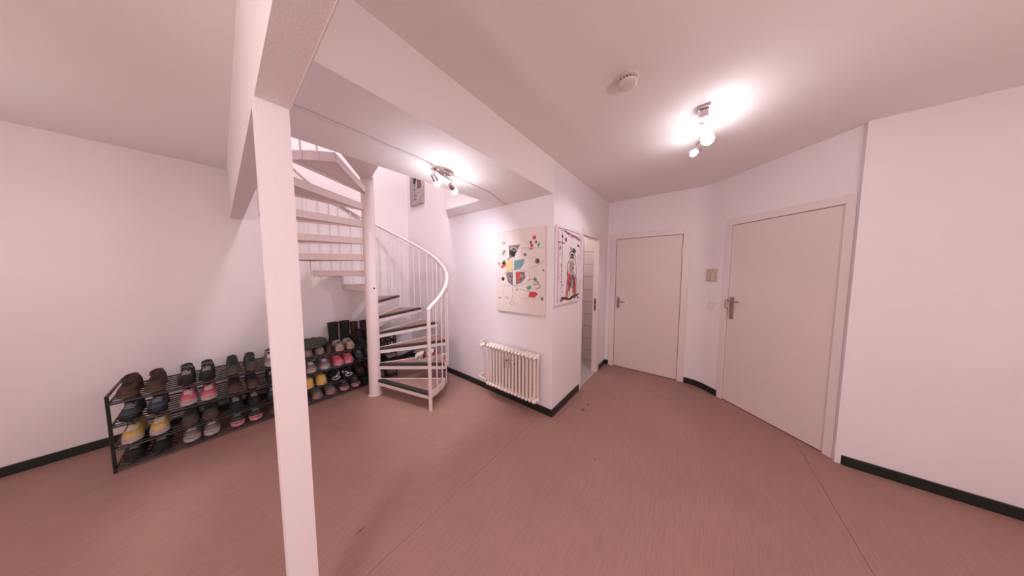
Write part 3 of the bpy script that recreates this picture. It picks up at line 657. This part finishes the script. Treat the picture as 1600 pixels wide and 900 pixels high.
# second tier
pair('clog', 'shoe', 'yellow rounded clog', 'second tier from the floor', G, SM(.26, .112, .085, .098, 'sh_yellow', 'sh_yellow', 'lining', 'so_black', 'flat'), XF, -1.52, -1.395, T[1], L=.26)
pair('sandal', 'shoe', 'black shoe with white curling trim', 'second tier from the floor', G, SM(.26, .105, .07, .06, 'sh_black', 'so_black', 'lining', 'lace_white', 'swirl'), XF+.02, -1.26, -1.14, T[1], L=.26)
pair('dress_shoe', 'shoe', 'dark brown flat shoe', 'second tier behind the stair pole', G, SM(.27, .10, .08, .055, 'sh_brown', 'so_black', 'lining', 'so_black', 'flat'), XF, -1.0, -.88, T[1])
pair('dress_shoe', 'shoe', 'grey brown slip-on shoe', 'bottom tier at right rack end', G, SM(.26, .10, .08, .06, 'sh_grey', 'so_brown', 'lining', 'so_black', 'flat'), XF, -.73, -.62, T[0], L=.26)
# third tier
pair('sneaker', 'shoe', 'lilac sneaker with white laces', 'third tier beside pink pair', G, SM(.26, .10, .102, .056, 'sh_lilac', 'so_white', 'lining', 'lace_white', 'sneaker'), XF, -1.485, -1.37, T[2], L=.26)
pair('sneaker', 'shoe', 'bright pink sneaker', 'third tier in the middle of the rack', G, SM(.26, .112, .102, .056, 'sh_pink', 'so_pink', 'lining', 'sh_pink', 'sneaker'), XF, -1.235, -1.115, T[2], L=.26)
pair('sneaker', 'shoe', 'blue grey sporty shoe', 'third tier left of the pole', G, SM(.27, .105, .102, .056, 'sh_blue', 'so_black', 'lining', 'lace_grey', 'sneaker'), XF, -.985, -.87, T[2])
pair('dress_shoe', 'shoe', 'plain black closed shoe', 'second tier right of the pole', G, SM(.26, .10, .09, .06, 'sh_black', 'so_black', 'lining', 'so_black', 'flat'), XF, -.76, -.65, T[2]-.18, L=.26)
# top tier
pair('loafer', 'shoe', 'beige low shoe with dark opening', 'top tier heels outward', G, SM(.25, .098, .062, .078, 'sh_beige', 'sh_rose', 'lining', 'so_black', 'open'), XF+.005, -1.215, -1.10, T[3], toes_out=False, jit=2)
pair('loafer', 'shoe', 'brownish grey worn shoe', 'top tier under the olive cap', G, SM(.26, .098, .085, .08, 'sh_grey', 'so_brown', 'lining', 'so_black', 'flat'), XF+.005, -1.515, -1.405, T[3], L=.26, jit=1)
pair('dress_shoe', 'shoe', 'dull brown round-toed shoe', 'top tier between grey and beige pairs', G, SM(.25, .082, .08, .075, 'sh_brown', 'so_brown', 'lining', 'so_black', 'flat'), XF-.02, -1.311, -1.322, T[3], L=.25, jit=1)
rm = [o for o in bpy.data.objects if o.get('label', '').startswith('dull brown') and 'right one' in o['label']][0]
for ch in [x for x in bpy.data.objects if x.parent == rm]: bpy.data.objects.remove(ch)
bpy.data.objects.remove(rm)
for o in list(bpy.data.objects):
    if o.get('label', '').startswith('dull brown'): o['label'] = 'single dull brown round-toed shoe on the top tier beside the beige pair'
# boots
def boot_meshes(Hs, rx, ry, up, L=.27):
    vs, fs, st_ = foot_loft(L, .10, .10, .065, .022)
    ol = [(x, w_*1.05) for x, w_, h_ in st_]
    pts = [(-.004, 0)]+ol+[(L+.004, 0)]+[(x, -w_) for x, w_ in reversed(ol)]
    n = 16; sh = []; lv = [(.06, 1.0), (.12, .86), (.5*Hs, .95), (Hs, 1.08)]
    for z, k in lv:
        for a in range(n): sh.append((.075+rx*k*cos(2*pi*a/n), ry*k*sin(2*pi*a/n), z))
    f = [(i*n+a, i*n+(a+1)%n, (i+1)*n+(a+1)%n, (i+1)*n+a) for i in range(len(lv)-1) for a in range(n)]+[tuple(reversed(range(n)))]
    top = [(.075+rx*1.02*cos(2*pi*a/n), ry*1.02*sin(2*pi*a/n), Hs-.012) for a in range(n)]
    rim = [(.075+rx*1.08*cos(2*pi*a/n), ry*1.08*sin(2*pi*a/n), Hs) for a in range(n)]
    return [('sole', MB().prism(pts, 0, .028), 'so_black'), ('foot', MB().add(vs, fs), up), ('shaft', MB().add(sh, f), up), ('rim', MB().tube(rim+[rim[0]], .004, 6, cap=False), 'sh_brown'), ('lining', MB().add(top, [tuple(range(n))]), 'lining')]
pair('boot', 'boot', 'tall black boot', 'back of the top tier', G, boot_meshes(.295, .055, .056, 'sh_black', L=.19), -2.535, -1.185, -1.055, T[3], jit=2, L=.19)
pair('boot', 'boot', 'shorter dark brown boot', 'top tier next to the stair pole', G, boot_meshes(.265, .04, .043, 'sh_brown', L=.19), -2.535, -.945, -.83, T[3], jit=2, L=.19)
pair('boot', 'boot', 'low black ankle boot', 'front of the top tier at the pole', G, boot_meshes(.19, .055, .052, 'sh_black', L=.24), XF+.0, -.95, -.82, T[3], jit=2, L=.24)
bpy.context.view_layer.update()
# olive cap lying on the worn pair
cp = empty('flat_cap', (-2.42, -1.47, T[3]+.112)); tag(cp, 'olive cloth cap lying on top of the rack at the post', 'cap')
mb = MB(); n = 20
prof = [(1, 0, 0), (1.03, .012, 0), (.92, .045, .008), (.6, .066, .014), (.1, .07, .016)]
mb.add([(.13*r*cos(2*pi*k/n)*(1+.06*sin(3*k)), .16*r*sin(2*pi*k/n)+dx, z+.006*sin(2.3*k)*(r < 1)) for r, z, dx in prof for k in range(n)],
       [(i*n+k, i*n+(k+1)%n, (i+1)*n+(k+1)%n, (i+1)*n+k) for i in range(4) for k in range(n)]+[tuple(range(4*n, 5*n)), tuple(reversed(range(n)))])
mb.build('crown', 'sh_olive', cp, smooth=True)
MB().prism([(.09, -.12), (.15, -.10), (.185, -.03), (.18, .04), (.14, .11), (.09, .12)], -.002, .008).build('visor', 'sh_olive', cp)
# wire crate at the right end of the rack
cr = empty('wire_crate', (-2.42, -.657, T[2])); tag(cr, 'black lattice crate on the rack seen between the stair treads', 'crate')
for x in (-.14, .14):
    for y in (-.09, .09): MB().box(x-.007, x+.007, y-.007, y+.007, 0, .235).build('corner_post', 'rack', cr)
for z in (.004, .08, .155, .225):
    for x in (-.14, .14): MB().box(x-.004, x+.004, -.085, .085, z, z+.014).build('slat', 'rack', cr)
    for y in (-.09, .09): MB().box(-.135, .135, y-.004, y+.004, z, z+.014).build('slat', 'rack', cr)
for y in (-.045, 0, .045): MB().box(.136, .144, y-.004, y+.004, .004, .235).build('upright_slat', 'rack', cr)
MB().box(-.135, .135, -.085, .085, .0, .006).build('base', 'rack', cr)
b_ = MB().tube([(-2.44, -.64, T[2]+.09), (-2.40, -.64, T[2]+.09), (-2.34, -.64, T[2]+.088), (-2.325, -.64, T[2]+.088)], [.02, .052, .05, .02], 14).build('cloth_roll', 'sh_beige', smooth=True); tag(b_, 'pale rolled cloth inside the lattice crate', 'cloth')
# black umbrella
um = empty('folded_umbrella', (0, 0, 0)); tag(um, 'folded black umbrella sticking out of the rack behind the treads', 'umbrella')
p0, p1 = Vector((-2.20, -.80, .205)), Vector((-2.21, -.30, .315)); dd = (p1-p0).normalized()
MB().tube([p0, p0+dd*.05, p0+dd*.3, p1-dd*.05, p1], [.014, .024, .030, .026, .012], 10).build('folded_canopy', 'sh_black', um, smooth=True)
MB().tube([p0-dd*.02, p0+dd*.02], .012, 8).build('handle', 'so_black', um, smooth=True)
MB().tube([p1-dd*.01, p1+dd*.025], .004, 6).build('tip', 'rack', um, smooth=True)

# second rack : same sort of shoes
G2 = 'shoes on the rack left of the doorway post'
cols = [('sh_black', 'so_black', 'lace_grey', 'black lace-up sneaker'), ('sh_pink', 'so_white', 'lace_white', 'pink sneaker'), ('sh_grey', 'so_white', 'lace_white', 'grey white-soled sneaker'), ('sh_brown', 'so_brown', 'so_black', 'brown laced shoe'),
        ('sh_yellow', 'so_white', 'lace_white', 'yellow laced sneaker'), ('sh_dgrey', 'so_pink', 'lace_grey', 'charcoal sneaker'), ('sh_blue', 'so_black', 'lace_grey', 'dark blue sneaker'), ('sh_olive', 'so_brown', 'so_black', 'olive laced shoe')]
plan = [[0, 2, 5, 3], [4, 7, 0, 6], [6, 1, 3, 0], [3, 0, 7, 2]]
tn = ['bottom tier', 'second tier', 'third tier', 'top tier']
pn = ['far left', 'left middle', 'right middle', 'beside post']
for t_i, row in enumerate(plan):
    for j, c in enumerate(row):
        up, so, la, nm = cols[c]
        b = -2.58+.26*j
        pair('sneaker', 'shoe', nm, f'{tn[t_i]}, {pn[j]}, left rack', G2, SM(.265, .10, .102, .056, up, so, 'lining', la, 'sneaker'), XF, b, b+.112, T[t_i], L=.265)

# floral slippers on the second tread
def slipper(loc, rz, lab, sc=1):
    s = empty('floral_slipper', loc, rz); tag(s, lab, 'slipper', 'floral slippers on the second tread'); s.scale = (sc, sc, sc)
    vs, fs, st_ = foot_loft(.25, .10, .03, .055, .018)
    ol = [(x, w_*1.05) for x, w_, h_ in st_]
    pts = [(-.003, 0)]+ol+[(.253, 0)]+[(x, -w_) for x, w_ in reversed(ol)]
    MB().prism(pts, 0, .020).build('sole', 'so_white', s); MB().prism([(x*.98+.002, y*.9) for x, y in pts], .020, .026).build('footbed', 'sh_rose', s)
    n = 10; v = []
    for i in range(8):
        t_ = .45+.56*i/8; x, w_, h_ = st_[min(14, round(t_*14))]
        for k in range(n+1): a = pi*k/n; v.append((.25*t_, w_*1.04*cos(a), .018+(.095-.055*(i/8)**2)*sin(a)**.7))
    MB().add(v, [(i*(n+1)+k, i*(n+1)+k+1, (i+1)*(n+1)+k+1, (i+1)*(n+1)+k) for i in range(7) for k in range(n)]+[tuple(range(7*(n+1), 8*(n+1)))]).build('floral_cover', 'floral', s, smooth=True)
    MB().tube([(.02, -.036, .024), (-.002, -.03, .05), (-.012, 0, .058), (-.002, .03, .05), (.02, .036, .024)], .006, 6).build('heel_strap', 'so_white', s, smooth=True)
    return s
zt = RISE*2+.003
slipper((-1.43, -.47, zt), R(200), 'floral slipper in front on the second tread', 1.1)
slipper((-1.41, -.335, zt), R(205), 'floral slipper behind its twin on the second tread', 1.1)
